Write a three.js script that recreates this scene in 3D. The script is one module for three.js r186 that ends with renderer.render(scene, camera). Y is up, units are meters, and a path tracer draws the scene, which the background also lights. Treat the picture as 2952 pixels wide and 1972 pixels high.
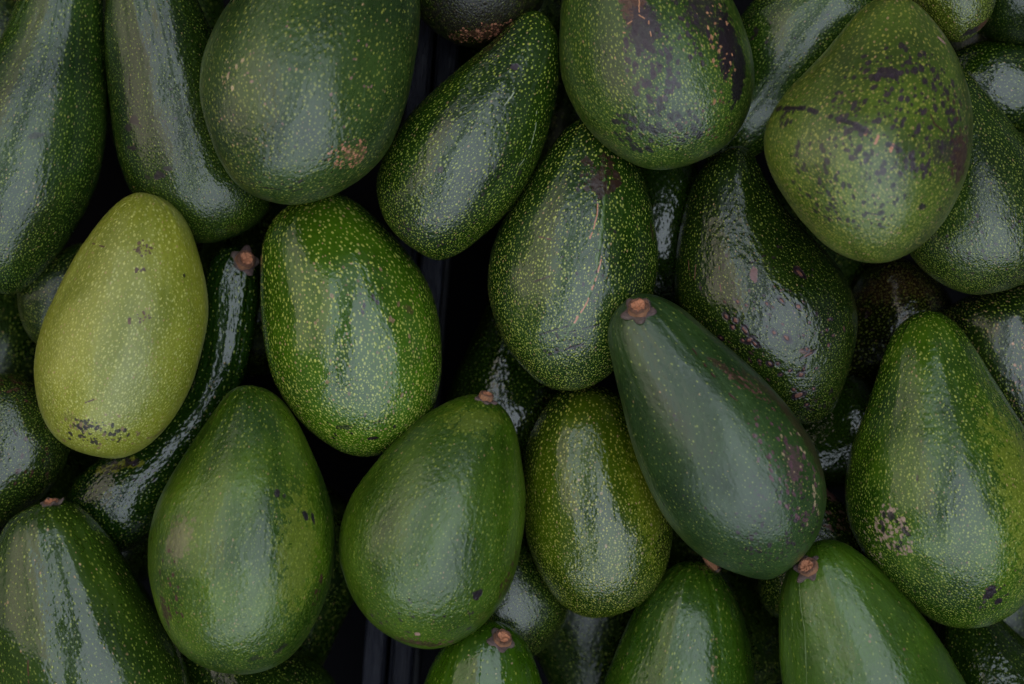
import * as THREE from 'three';
import { ImprovedNoise } from 'three/addons/math/ImprovedNoise.js';
import { RoundedBoxGeometry } from 'three/addons/geometries/RoundedBoxGeometry.js';

// ------------------------------------------------------------------ camera, sky, sun, exposure
const scene = new THREE.Scene();
const camera = new THREE.PerspectiveCamera(15.22, 1024 / 684, 0.05, 60);
camera.up.set(0, 0, -1);
camera.position.set(0, 1, 0);
camera.lookAt(0, 0, 0);
camera.focus = 0.972;
camera.userData.fStop = 7;

const renderer = new THREE.WebGLRenderer({ antialias: true });
renderer.toneMapping = THREE.LinearToneMapping;
renderer.toneMappingExposure = 3.1;
renderer.shadowMap.enabled = true;

// an even overcast sky, a little brighter overhead than at the horizon
const SKY_W = 64, SKY_H = 32, skyData = new Float32Array(SKY_W * SKY_H * 4);
for (let j = 0; j < SKY_H; j++) for (let i = 0; i < SKY_W; i++) {
  const up = Math.max(0, Math.sin(((j + 0.5) / SKY_H - 0.5) * Math.PI)), f = (1 + 2 * up) / 3, o = (j * SKY_W + i) * 4;
  skyData[o] = 0.86 * f; skyData[o + 1] = 0.97 * f; skyData[o + 2] = 1.1 * f; skyData[o + 3] = 1;
}
const sky = new THREE.DataTexture(skyData, SKY_W, SKY_H, THREE.RGBAFormat, THREE.FloatType);
sky.mapping = THREE.EquirectangularReflectionMapping;
sky.magFilter = THREE.LinearFilter;
sky.needsUpdate = true;
scene.background = sky;
scene.environment = sky;

// the veiled sun stands low behind the stall next door
const sun = new THREE.DirectionalLight(new THREE.Color(1, 0.93, 0.82), 2.2);
sun.position.set(2.4, 1.5, -0.7);
sun.castShadow = true;
sun.shadow.radius = 20;
sun.shadow.mapSize.set(1024, 1024);
Object.assign(sun.shadow.camera, { left: -2.5, right: 2.5, top: 2.5, bottom: -2.5, near: 0.1, far: 8 });
scene.add(sun, sun.target);

// ------------------------------------------------------------------ helpers
const noise = new ImprovedNoise();
const P = (x, y, z) => noise.noise(x, y, z);
function rng(seed) {
  let a = seed >>> 0;
  return () => { a = (a + 0x6d2b79f5) | 0; let t = Math.imul(a ^ (a >>> 15), 1 | a); t = (t + Math.imul(t ^ (t >>> 7), 61 | t)) ^ t; return ((t ^ (t >>> 14)) >>> 0) / 4294967296; };
}
const smooth = (a, b, x) => { const t = Math.min(1, Math.max(0, (x - a) / (b - a))); return t * t * (3 - 2 * t); };
const mix = (a, b, t) => a + (b - a) * t;
const srgb8 = new Uint8ClampedArray(4097);
for (let i = 0; i <= 4096; i++) { const c = i / 4096; srgb8[i] = 255 * (c <= 0.0031308 ? 12.92 * c : 1.055 * Math.pow(c, 1 / 2.4) - 0.055); }
const shadows = (o) => o.traverse((m) => { if (m.isMesh) { m.castShadow = true; m.receiveShadow = true; } });
const taken = {};
function numbered(name) { const n = taken[name] ?? 0; taken[name] = n + 1; return n ? `${name}_${String(n).padStart(3, '0')}` : name; }
function mesh(name, geometry, material, parent) {
  const m = new THREE.Mesh(geometry, material);
  m.name = name; m.castShadow = true; m.receiveShadow = true;
  parent.add(m);
  return m;
}

// ------------------------------------------------------------------ the stall around the crates, with added unseen light blockers
const slate = new THREE.MeshStandardMaterial({ color: new THREE.Color(0.05, 0.05, 0.055), roughness: 0.85, name: 'dark boards' });
const limewash = new THREE.MeshStandardMaterial({ color: new THREE.Color(0.78, 0.7, 0.6), roughness: 0.9, name: 'cream plaster' });
const tarpaulin = new THREE.MeshStandardMaterial({ color: new THREE.Color(0.03, 0.035, 0.04), roughness: 0.9, name: 'dark tarpaulin' });
function structure(name, size, at, material, turn = [0, 0, 0]) {
  const o = mesh(name, new THREE.BoxGeometry(...size), material, scene);
  o.position.set(...at); o.rotation.set(...turn);
  o.userData.kind = 'structure';
  return o;
}
structure('table_top', [3.2, 0.04, 2.2], [0, -0.15, -0.2], slate);
structure('pavement', [9, 0.1, 9], [0, -1, 0], new THREE.MeshStandardMaterial({ color: new THREE.Color(0.2, 0.2, 0.2), roughness: 0.9, name: 'grey paving' }));
structure('plaster_wall', [0.15, 3.3, 2.2], [-1.12, 0.65, -1.0], limewash);
structure('shop_wall', [0.15, 2.6, 5.6], [1.85, 0.3, 0.35], slate, [0, 0.42, 0]);
structure('awning', [3.6, 0.03, 1.9], [0, 1.75, -3.3], tarpaulin, [0.12, 0, 0]);
structure('overhead_blocker', [0.3, 0.02, 2.9], [-0.19, 1.5, -0.5], tarpaulin, [0, -0.2, 0]);  // unseen strip added overhead to put a dark gap into the fruit highlights
structure('back_wall', [3.6, 2.9, 0.12], [0, 0.3, -4.2], slate);
structure('front_blocker', [6, 2.5, 0.15], [0, 0.2, 2.6], slate);  // unseen panel added in front to cut low light on the fruit edges
structure('side_blocker', [0.12, 2.6, 0.8], [-1.12, 0.3, 0.52], slate);  // added out of view to keep the lower-left reflections dark

// ------------------------------------------------------------------ two plastic crates, rims side by side
const plastic = new THREE.MeshPhysicalMaterial({ color: new THREE.Color(0.005, 0.0055, 0.01), roughness: 0.5, specularIntensity: 0.3, name: 'black plastic' });
{
  const n = 256, h = new Float32Array(n * n * 2), rnd = rng(5);
  for (let j = 0; j < n; j++) for (let i = 0; i < n; i++) {
    const o = (j * n + i) * 2;
    h[o] = 0.5 + 0.25 * P(i * 0.11, j * 0.11, 3.3) + 0.12 * P(i * 0.4, j * 0.4, 7.1);
    h[o + 1] = 0.42 + 0.25 * P(i * 0.05, j * 0.05, 1.7) + 0.1 * (rnd() - 0.5);
  }
  const t = new THREE.DataTexture(h, n, n, THREE.RGFormat, THREE.FloatType);
  t.magFilter = THREE.LinearFilter; t.wrapS = t.wrapT = THREE.RepeatWrapping; t.needsUpdate = true;
  plastic.bumpMap = t; plastic.bumpScale = 0.0006; plastic.roughnessMap = t; plastic.roughness = 1;
}
const gapShade = new THREE.MeshPhysicalMaterial({ color: new THREE.Color(0.004, 0.004, 0.005), roughness: 1, specularIntensity: 0.12, name: 'black liner sheet' });  // black sheet colour stands in for deep shade between the fruits
const CRATE_TURN = THREE.MathUtils.degToRad(-4.34);
function crate(side, label) {
  const g = new THREE.Group();
  g.name = numbered('plastic_crate');
  g.userData = { label, category: 'crate', group: 'plastic crates under the avocados' };
  const W = 0.29, D = 0.5, top = -0.04, bottom = -0.128, t = 0.0035, c = side * (W / 2 + 0.0006);
  const box = (name, sx, sy, sz, x, y, z, r = 0.0015) => { const m = mesh(name, new RoundedBoxGeometry(sx, sy, sz, 2, r), plastic, g); m.position.set(c + x, y, z); return m; };
  box('floor_panel', W - 0.02, 0.004, D - 0.02, 0, bottom + 0.002, 0);
  for (const s of [-1, 1]) {
    box('side_wall', t, top - bottom - 0.004, D - 0.02, s * (W / 2 - 0.006), (top + bottom) / 2 - 0.004, 0);
    box('rim', 0.0096, 0.006, D, s * (W / 2 - 0.0048), top - 0.003, 0, 0.0018);
    box('rim_lip', 0.0012, 0.002, D - 0.004, s * (W / 2 - 0.0012), top + 0.0008, 0, 0.0004);
    for (let k = -5; k <= 5; k++) box('rib', 0.005, 0.07, 0.003, s * (W / 2 - 0.003), -0.085, k * 0.045, 0.0008);
    box('end_wall', W - 0.02, top - bottom - 0.004, t, 0, (top + bottom) / 2 - 0.004, s * (D / 2 - 0.006));
    box('end_rim', W - 0.021, 0.006, 0.0096, 0, top - 0.003, s * (D / 2 - 0.0048), 0.0018);
  }
  const sheet = mesh('gap_shade_sheet', new THREE.BoxGeometry(W - 0.022, 0.0015, D - 0.022), gapShade, g); sheet.position.set(c, bottom + 0.0052, 0);
  g.position.set(-0.0406, 0, 0);
  g.rotation.y = CRATE_TURN;
  scene.add(g);
  return g;
}
crate(-1, 'black plastic crate whose rim runs beside the speckled light green avocado');
crate(1, 'black plastic crate holding the avocado with the long scar line');

// ------------------------------------------------------------------ avocados: outline of each fruit (millimetres, local axis from neck to base)
const SHAPES = {
  d1: {p:[-138.6,-65.0,-117.8],yaw:92.01,L:103.5,pitch:0.0,bend:0.0,r:[27.0,-10.52,0.06,1.99,-0.43,-0.46],l:[27.0,-10.52,0.06,1.99,-0.43,-0.46]},
  d2: {p:[-213.0,-65.0,-7.1],yaw:102.76,L:98.6,pitch:0.0,bend:0.0,r:[28.59,-11.14,0.07,2.11,-0.46,-0.49],l:[28.59,-11.14,0.07,2.11,-0.46,-0.49]},
  d3: {p:[-105.9,-65.0,-34.3],yaw:100.68,L:97.9,pitch:0.0,bend:0.0,r:[28.59,-11.14,0.07,2.11,-0.46,-0.49],l:[28.59,-11.14,0.07,2.11,-0.46,-0.49]},
  d4: {p:[-93.2,-65.0,107.3],yaw:-83.99,L:104.0,pitch:0.0,bend:0.0,r:[27.0,-10.52,0.06,1.99,-0.43,-0.46],l:[27.0,-10.52,0.06,1.99,-0.43,-0.46]},
  d5: {p:[32.9,-65.0,-77.9],yaw:84.61,L:96.6,pitch:0.0,bend:0.0,r:[28.59,-11.14,0.07,2.11,-0.46,-0.49],l:[28.59,-11.14,0.07,2.11,-0.46,-0.49]},
  d6: {p:[82.0,-65.0,113.6],yaw:74.22,L:86.8,pitch:0.0,bend:0.0,r:[28.59,-11.14,0.07,2.11,-0.46,-0.49],l:[28.59,-11.14,0.07,2.11,-0.46,-0.49]},
  d7: {p:[32.9,-65.0,123.6],yaw:-96.07,L:85.8,pitch:0.0,bend:0.0,r:[27.0,-10.52,0.06,1.99,-0.43,-0.46],l:[27.0,-10.52,0.06,1.99,-0.43,-0.46]},
  d8: {p:[203.6,-65.0,-126.0],yaw:98.3,L:88.0,pitch:0.0,bend:0.0,r:[28.59,-11.14,0.07,2.11,-0.46,-0.49],l:[28.59,-11.14,0.07,2.11,-0.46,-0.49]},
  d10: {p:[118.3,-65.0,-35.2],yaw:-170.79,L:68.0,pitch:0.0,bend:0.0,r:[26.2,-10.21,0.06,1.94,-0.42,-0.45],l:[26.2,-10.21,0.06,1.94,-0.42,-0.45]},
  d11: {p:[204.5,-65.0,91.8],yaw:113.96,L:107.3,pitch:0.0,bend:0.0,r:[30.17,-11.76,0.07,2.23,-0.48,-0.51],l:[30.17,-11.76,0.07,2.23,-0.48,-0.51]},
  d12: {p:[3.0,-65.0,-138.7],yaw:81.87,L:77.0,pitch:0.0,bend:0.0,r:[25.41,-9.9,0.06,1.88,-0.41,-0.43],l:[25.41,-9.9,0.06,1.88,-0.41,-0.43]},
  d13: {p:[-180.3,-65.0,69.2],yaw:47.73,L:80.9,pitch:0.0,bend:0.0,r:[27.0,-10.52,0.06,1.99,-0.43,-0.46],l:[27.0,-10.52,0.06,1.99,-0.43,-0.46]},
  d14: {p:[-214.8,-65.0,-126.9],yaw:78.47,L:90.8,pitch:0.0,bend:0.0,r:[27.0,-10.52,0.06,1.99,-0.43,-0.46],l:[27.0,-10.52,0.06,1.99,-0.43,-0.46]},
  d16: {p:[227.2,-65.0,115.4],yaw:97.91,L:66.0,pitch:0.0,bend:0.0,r:[26.2,-10.21,0.06,1.94,-0.42,-0.45],l:[26.2,-10.21,0.06,1.94,-0.42,-0.45]},
  darktop: {p:[-13.1,-10.0,-161.8],yaw:92.71,L:91.0,pitch:0.0,bend:0.0,r:[24.85,-9.69,0.06,1.84,-0.4,-0.42],l:[24.85,-9.69,0.06,1.84,-0.4,-0.42],marks:[['spots',[2.706,-0.432],18.93,6.54,-107.7,'salmon',150,0.55],['blot',[2.404,-0.091],25.82,15.49,-92.7,'purpledark',0.5,1.0],['blot',[2.711,-0.303],13.77,4.3,-102.7,'brown',0.5,1.0]]},
  glossgap: {p:[59.7,-25.0,-60.1],yaw:86.7,L:91.0,pitch:0.0,bend:0.0,r:[20.2,-5.28,1.34,1.19,-0.61,-0.43],l:[16.58,-3.14,0.1,0.82,-0.15,-0.27]},
  leftdark: {p:[-178.4,-25.0,-18.2],yaw:111.6,L:45.1,pitch:0.0,bend:0.0,r:[16.8,-3.44,-2.49,-0.26,0.73,0.46],l:[14.66,-0.41,-0.31,0.08,0.16,-0.01]},
  undercentre: {p:[-0.6,-50.0,15.4],yaw:94.57,L:89.8,pitch:0.0,bend:0.0,r:[23.49,-9.15,0.06,1.74,-0.38,-0.4],l:[23.49,-9.15,0.06,1.74,-0.38,-0.4],marks:[['spots',[1.15,1.397],10.74,21.47,-74.6,'brown',80,0.6]]},
  speckgap: {p:[-6.7,-25.1,93.6],yaw:68.46,L:71.4,pitch:0.0,bend:0.0,r:[22.93,-8.94,0.05,1.69,-0.37,-0.39],l:[22.93,-8.94,0.05,1.69,-0.37,-0.39]},
  shade25: {p:[-105.9,-29.3,141.4],yaw:48.58,L:79.5,pitch:0.0,bend:0.0,r:[26.09,-10.17,0.06,1.93,-0.42,-0.44],l:[26.09,-10.17,0.06,1.93,-0.42,-0.44]},
  brown17: {p:[152.0,-47.2,-3.4],yaw:-25.82,L:61.5,pitch:0.0,bend:0.0,r:[24.98,-9.74,0.06,1.85,-0.4,-0.43],l:[24.98,-9.74,0.06,1.85,-0.4,-0.43],marks:[['spots',[1.686,-0.2],12.49,10.71,25.8,'purple',34,0.9],['blot',[1.949,-0.655],17.85,8.92,25.8,'brown',0.3,1.0]]},
  gloss18: {p:[130.6,-33.6,40.7],yaw:-29.05,L:54.4,pitch:0.0,bend:0.0,r:[22.35,-8.71,0.05,1.65,-0.36,-0.38],l:[22.35,-8.71,0.05,1.65,-0.36,-0.38]},
  patch18: {p:[120.6,-23.0,82.1],yaw:68.5,L:61.8,pitch:0.0,bend:0.0,r:[24.41,-9.51,0.06,1.8,-0.39,-0.42],l:[24.41,-9.51,0.06,1.8,-0.39,-0.42],marks:[['blot',[0.861,-1.397],6.97,8.02,-38.5,'pinkdim',1,0.7],['spots',[1.32,-0.627],6.97,6.97,-68.5,'pinkdim',50,0.8]]},
  right16: {p:[195.3,-17.0,19.2],yaw:58.39,L:79.4,pitch:0.0,bend:0.0,r:[15.23,-1.29,-0.55,0.23,0.31,-0.02],l:[37.78,15.41,5.64,0.07,-1.04,-0.95],marks:[['spots',[1.561,0.138],10.4,24.27,-58.4,'orange',40,0.6],['spots',[1.509,0.013],6.93,17.33,-58.4,'purple',20,1.0]]},
  right10: {p:[210.8,-21.0,-102.1],yaw:178.32,L:88.8,pitch:0.0,bend:0.0,r:[16.9,-6.59,0.04,1.25,-0.27,-0.29],l:[16.9,-6.59,0.04,1.25,-0.27,-0.29]},
  corner32: {p:[190.1,-21.9,135.1],yaw:70.14,L:66.7,pitch:0.0,bend:0.0,r:[25.14,-9.8,0.06,1.86,-0.4,-0.43],l:[25.14,-9.8,0.06,1.86,-0.4,-0.43]},
  top41: {p:[207.0,-19.2,-155.3],yaw:104.04,L:78.8,pitch:0.0,bend:0.0,r:[25.08,-9.77,0.06,1.85,-0.4,-0.43],l:[25.08,-9.77,0.06,1.85,-0.4,-0.43]},
  left22: {p:[-212.1,-23.7,59.5],yaw:-37.18,L:95.3,pitch:0.05,bend:0.0,r:[20.59,9.69,0.88,1.19,-2.84,-0.98],l:[35.8,-13.28,4.22,0.94,-1.54,0.96],marks:[['spots',[2.531,-0.667],10.47,6.98,37.2,'maroon',26,0.9],['blot',[2.498,-1.185],1.57,1.05,37.2,'maroon',0.9,0.5],['spots',[2.104,0.686],10.47,12.21,37.2,'maroon',22,0.9],['line',[[2.764,-1.397],[2.56,-0.461]],0.35,'dark',0.2],['line',[[2.25,-0.193],[2.221,0.212]],0.35,'purple',0.5]]},
  long21: {p:[-135.1,-22.7,24.1],yaw:116.37,L:136.2,pitch:-0.05,bend:-13.1,r:[27.76,-7.57,11.37,3.38,-4.27,0.41],l:[12.59,-1.06,4.27,0.11,0.17,1.38],marks:[['blot',[2.054,0.539],8.72,2.79,-141.4,'yellow',0.7,0.8],['spots',[2.038,0.54],6.97,3.14,-141.4,'black',34,0.9],['spots',[2.027,0.035],6.97,6.97,-116.4,'purple',10,0.8]],stem:[0.373,-0.335,6.27,'cut']},
  a7: {p:[116.4,-25.0,-110.8],yaw:-50.19,L:109.2,pitch:0.0,bend:0.0,r:[19.0,-7.91,-1.4,1.34,0.58,-0.13],l:[31.46,-0.83,0.99,1.68,1.37,0.71],marks:[['spots',[1.472,-0.726],1.75,2.45,50.2,'dark',5,0.9],['spots',[1.711,-0.409],17.47,10.48,20.2,'purple',12,0.6]]},
  a9: {p:[161.3,5.6,-152.5],yaw:70.69,L:76.9,pitch:0.1,bend:0.0,r:[16.13,5.46,2.3,-0.25,-2.13,-0.64],l:[23.34,-3.66,1.04,-0.09,0.01,0.18],marks:[['blot',[2.752,-0.777],4.75,2.2,-115.7,'brown',1,0.6],['blot',[2.814,-0.146],3.73,2.03,-100.7,'dark',1,0.8]]},
  a11: {p:[176.6,7.7,-62.7],yaw:84.03,L:89.4,pitch:0.2,bend:0.0,r:[25.81,-6.52,-0.75,1.87,-0.17,-0.19],l:[30.35,-14.94,1.19,0.32,0.26,0.58],marks:[['spots',[2.172,-0.004],20.3,10.15,-84.0,'purple',60,0.75],['spots',[2.477,0.147],20.3,6.77,-84.0,'dark',50,0.6],['blot',[2.127,-0.601],1.69,1.35,-84.0,'pinkpale',0.8,0.6]]},
  a1: {p:[-188.4,-18.1,-93.0],yaw:98.31,L:150.1,pitch:0.1,bend:0.0,r:[35.57,-18.29,6.97,3.94,1.23,-0.38],l:[26.61,1.01,-0.17,2.87,0.59,-0.5],marks:[['blot',[1.739,-0.315],1.39,3.47,-18.3,'dark',0.7,0.5],['blot',[2.267,-0.165],1.56,10.41,-98.3,'purple',0.55,0.5],['spots',[1.755,-0.239],15.62,34.7,-98.3,'tan',14,0.5]]},
  a2: {p:[-130.8,-15.5,-99.7],yaw:78.23,L:123.0,pitch:0.0,bend:0.0,r:[31.66,-0.24,1.76,2.29,-0.39,-0.04],l:[28.04,-18.01,8.33,-1.73,0.94,-0.0],marks:[['blot',[1.739,0.576],2.42,1.73,-78.2,'dark',1,0.6],['blot',[1.772,0.729],2.42,1.56,-78.2,'dark',1,0.6],['blot',[1.907,0.74],3.12,1.21,-78.2,'dark',1,0.6],['blot',[2.143,0.473],2.94,1.73,-98.2,'dark',1,0.6],['blot',[2.109,0.29],1.9,1.04,-78.2,'dark',0.9,0.6],['blot',[2.135,0.662],1.73,1.04,-78.2,'dark',0.8,0.6],['spots',[1.725,0.461],6.92,10.38,-78.2,'dark',12,0.7],['spots',[1.741,-0.046],3.46,10.38,-78.2,'purple',8,0.6],['line',[[1.433,0.539],[1.586,0.593]],0.35,'dark',0.3]]},
  a5: {p:[-10.3,8.5,-80.4],yaw:113.19,L:105.2,pitch:0.1,bend:0.0,r:[29.18,-18.06,1.35,0.76,0.69,0.12],l:[21.53,1.51,-0.96,0.4,0.16,-0.33],marks:[['blot',[1.028,0.055],1.52,1.52,-113.2,'purple',1,0.6],['line',[[1.284,-0.789],[1.403,-0.908],[1.536,-0.961],[1.649,-0.956],[1.704,-0.928]],0.51,'pale',0.25],['line',[[1.347,-0.179],[1.227,-0.206]],0.42,'pale',0.2],['spots',[2.461,-0.62],20.28,8.45,-113.2,'purple',46,0.6],['spots',[1.797,-0.674],6.76,20.28,-113.2,'dark',14,0.6],['blot',[1.978,0.108],1.01,1.52,-113.2,'purple',0.8,0.6],['blot',[1.749,-1.034],1.01,1.35,-113.2,'dark',0.8,0.6]]},
  a12: {p:[25.4,5.8,-34.9],yaw:96.95,L:107.9,pitch:0.1,bend:0.0,r:[28.41,-6.62,-3.38,1.61,0.37,-0.04],l:[30.13,-4.23,-0.54,0.08,0.31,0.03],marks:[['line',[[0.794,-0.198],[1.03,-0.226],[1.304,-0.255],[1.56,-0.259],[1.818,-0.242],[2.064,-0.152],[2.263,0.068]],1.69,'palegreen',0.0],['line',[[0.941,-0.14],[1.141,-0.166],[1.243,-0.164]],1.53,'darkbrown',0.25],['line',[[1.429,-0.319],[1.589,-0.301],[1.784,-0.265],[1.955,-0.2],[2.125,-0.075]],1.02,'salmon',0.42],['line',[[1.125,-0.134],[1.309,-0.169],[1.441,-0.136],[1.539,-0.109]],0.68,'salmon',0.45],['spots',[0.979,-0.147],7.79,9.49,-97.0,'darkbrown',50,1.6],['blot',[1.057,-0.087],2.03,4.41,-97.0,'darkbrown',1,0.6],['blot',[1.037,-0.442],2.37,1.69,-97.0,'darkbrown',1,0.6],['spots',[1.629,-0.179],11.86,33.89,-97.0,'purple',50,0.7],['line',[[1.837,0.466],[1.784,0.271]],0.85,'dark',0.2],['line',[[2.247,0.399],[2.14,-0.017]],0.51,'dark',0.25],['line',[[2.428,0.308],[2.279,-0.271]],1.53,'purpledark',0.3],['line',[[2.209,0.038],[2.098,-0.436]],0.51,'dark',0.3],['line',[[1.509,0.642],[1.523,0.352]],0.51,'brown',0.5],['blot',[1.355,-1.211],1.19,4.07,-97.0,'darkbrown',0.9,0.7],['spots',[2.31,0.033],10.17,5.08,-97.0,'dark',24,0.8]]},
  a13: {p:[102.2,1.3,-22.6],yaw:73.46,L:112.4,pitch:0.05,bend:0.0,r:[35.11,2.23,-2.95,2.01,1.59,-0.06],l:[21.74,-5.8,-1.69,4.14,2.2,-0.72],marks:[['pit',[1.543,-0.49],2.23,1.31,-13.5,'brown'],['pit',[1.688,-0.106],1.44,0.72,-13.5,'brown'],['pit',[1.68,0.06],0.92,0.72,-13.5,'brown'],['pit',[1.76,-0.254],1.05,0.92,-13.5,'brown'],['pit',[1.726,0.463],1.18,1.18,-13.5,'brown'],['pit',[1.81,0.416],1.71,0.92,-13.5,'brown'],['pit',[1.888,0.415],1.18,1.97,-13.5,'brown'],['pit',[1.876,0.502],0.92,0.79,-13.5,'brown'],['pit',[1.922,0.386],1.31,0.79,-13.5,'brown'],['pit',[1.885,0.125],1.18,0.85,-13.5,'brown'],['pit',[1.948,0.013],1.71,1.18,-13.5,'brown'],['pit',[2.071,-0.189],1.05,0.79,-13.5,'brown'],['pit',[2.116,-0.194],0.66,2.76,-13.5,'brown'],['pit',[1.976,-0.511],0.59,0.59,-13.5,'brown'],['pit',[2.03,-0.604],0.59,0.59,-13.5,'brown'],['pit',[2.006,-0.815],1.18,0.59,-13.5,'brown'],['pit',[1.91,-0.567],0.52,0.52,-13.5,'brown'],['pit',[2.259,-0.018],1.18,1.44,-13.5,'brown'],['pit',[2.448,0.15],1.31,2.23,-13.5,'brown'],['pit',[2.099,0.341],1.18,0.98,-13.5,'brown'],['pit',[2.115,0.249],0.79,0.79,-13.5,'brown'],['pit',[2.201,0.13],0.66,0.79,-13.5,'brown'],['pit',[2.379,0.194],0.92,0.79,-13.5,'brown'],['pit',[2.589,0.071],0.66,0.92,-13.5,'brown'],['pit',[1.768,0.537],0.92,0.92,-13.5,'brown'],['pit',[1.684,0.552],1.31,0.92,-13.5,'brown'],['pit',[1.888,-0.309],0.52,0.52,-13.5,'brown'],['pit',[1.65,0.278],0.66,0.52,-13.5,'brown'],['pit',[2.245,-0.283],0.52,0.79,-13.5,'brown'],['pit',[2.094,-0.516],0.79,0.66,-13.5,'brown'],['pit',[2.208,0.282],0.66,0.79,-13.5,'brown'],['pit',[2.056,0.445],0.79,0.66,-13.5,'brown'],['pit',[2.428,-0.175],0.79,0.59,-13.5,'brown'],['pit',[1.819,0.751],0.92,1.18,-13.5,'brown'],['pit',[1.611,0.352],0.79,0.66,-13.5,'brown'],['cork',[1.891,0.213],20.43,20.43,-43.5,'brown',30,1.0],['blot',[1.469,0.047],1.7,3.4,-73.5,'salmonpurple',1,0.5],['blot',[1.531,-0.51],1.19,2.89,-93.5,'brown',1,0.5],['blot',[2.093,-0.19],3.4,1.36,-63.5,'brown',1,0.6],['spots',[1.683,0.056],25.53,27.23,-73.5,'purple',90,0.75],['line',[[1.346,0.428],[1.509,0.501]],0.51,'pinkdim',0.3],['line',[[1.241,0.979],[1.35,0.935]],0.68,'pinkdim',0.2],['line',[[1.286,0.806],[1.403,0.859]],0.51,'pinkdim',0.4],['line',[[1.385,0.055],[1.361,-0.212]],0.68,'purple',0.3],['spots',[2.611,-0.317],10.21,6.81,-73.5,'dark',40,0.8]]},
  a19: {p:[-64.1,-3.0,-7.2],yaw:78.13,L:105.5,pitch:0.1,bend:0.0,r:[36.14,6.24,3.09,3.26,0.8,-0.1],l:[34.33,-6.9,0.36,-0.67,1.19,0.23],marks:[['blot',[1.561,-0.813],2.39,2.05,-78.1,'brown',0.55,1.0],['spots',[1.433,-0.247],6.84,5.13,-78.1,'purple',12,0.8],['blot',[2.607,0.029],2.39,1.2,-78.1,'dark',1,0.6],['blot',[2.404,0.418],3.42,1.2,-78.1,'dark',0.7,0.9],['spots',[2.48,0.077],20.51,6.84,-78.1,'dark',26,0.8],['spots',[1.791,-0.177],23.93,34.19,-78.1,'tanbrown',44,0.8],['blot',[2.438,-1.397],0.85,6.84,-93.1,'purpledark',0.9,0.7],['blot',[1.407,-1.397],0.85,1.71,-78.1,'purple',0.8,0.6]]},
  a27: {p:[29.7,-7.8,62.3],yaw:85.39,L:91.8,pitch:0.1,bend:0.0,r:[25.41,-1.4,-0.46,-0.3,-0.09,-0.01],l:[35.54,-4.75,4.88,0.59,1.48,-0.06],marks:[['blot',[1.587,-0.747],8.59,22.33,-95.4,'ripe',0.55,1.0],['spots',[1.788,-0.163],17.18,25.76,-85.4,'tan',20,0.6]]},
  b29: {p:[-11.6,4.8,153.5],yaw:93.17,L:92.1,pitch:-0.1,bend:0.0,r:[27.65,-1.68,0.09,0.51,-0.05,-0.29],l:[27.89,-1.64,0.46,1.21,0.46,-0.37],marks:[['spots',[0.798,-0.055],10.18,6.78,-93.2,'tan',8,0.5]],stem:[0.516,-0.419,5.77,'cut']},
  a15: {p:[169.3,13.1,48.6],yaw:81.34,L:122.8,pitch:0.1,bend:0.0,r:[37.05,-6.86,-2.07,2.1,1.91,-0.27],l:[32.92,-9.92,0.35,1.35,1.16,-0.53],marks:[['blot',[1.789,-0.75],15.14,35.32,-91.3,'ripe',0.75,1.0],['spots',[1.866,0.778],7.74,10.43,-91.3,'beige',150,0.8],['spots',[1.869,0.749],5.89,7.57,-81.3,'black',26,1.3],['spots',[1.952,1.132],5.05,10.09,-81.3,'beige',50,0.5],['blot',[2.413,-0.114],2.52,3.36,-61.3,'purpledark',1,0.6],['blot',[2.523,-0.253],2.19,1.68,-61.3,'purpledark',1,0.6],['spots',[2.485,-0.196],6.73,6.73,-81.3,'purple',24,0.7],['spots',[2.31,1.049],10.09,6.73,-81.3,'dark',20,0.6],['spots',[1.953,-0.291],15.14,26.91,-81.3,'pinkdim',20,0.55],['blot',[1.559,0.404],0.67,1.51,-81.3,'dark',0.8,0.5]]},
  b24: {p:[-167.4,-3.9,121.2],yaw:77.82,L:121.6,pitch:-0.05,bend:0.0,r:[41.36,2.28,3.31,2.94,1.42,0.51],l:[36.52,-14.55,3.13,0.09,0.81,-0.33],marks:[['line',[[1.508,0.362],[1.659,0.427]],0.68,'brown',0.3],['spots',[1.171,-0.346],34.22,30.8,-77.8,'tanbrown',20,0.6]],stem:[0.15,-0.476,5.13,'collar']},
  b30: {p:[66.9,-13.5,142.1],yaw:95.47,L:112.3,pitch:-0.1,bend:0.0,r:[34.66,-10.08,1.79,0.9,-0.57,-0.04],l:[30.55,-4.07,-0.18,0.64,-0.23,-0.29],marks:[['spots',[1.152,-0.358],2.42,10.36,-95.5,'tanbrown',8,0.9]],stem:[0.298,-1.397,4.49,'twig']},
  b31: {p:[134.9,17.6,131.4],yaw:71.46,L:116.9,pitch:-0.1,bend:0.0,r:[31.04,-2.31,0.02,0.9,0.26,-0.48],l:[38.88,-16.11,3.68,0.08,-0.18,0.51],marks:[['line',[[0.562,0.775],[0.778,0.758],[1.03,0.746],[1.301,0.835],[1.47,0.891]],1.0,'palegreen',0.0],['spots',[1.402,-0.181],16.74,16.74,-71.5,'tanbrown',14,0.6]],stem:[0.507,0.488,6.03,'cut']},
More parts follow.
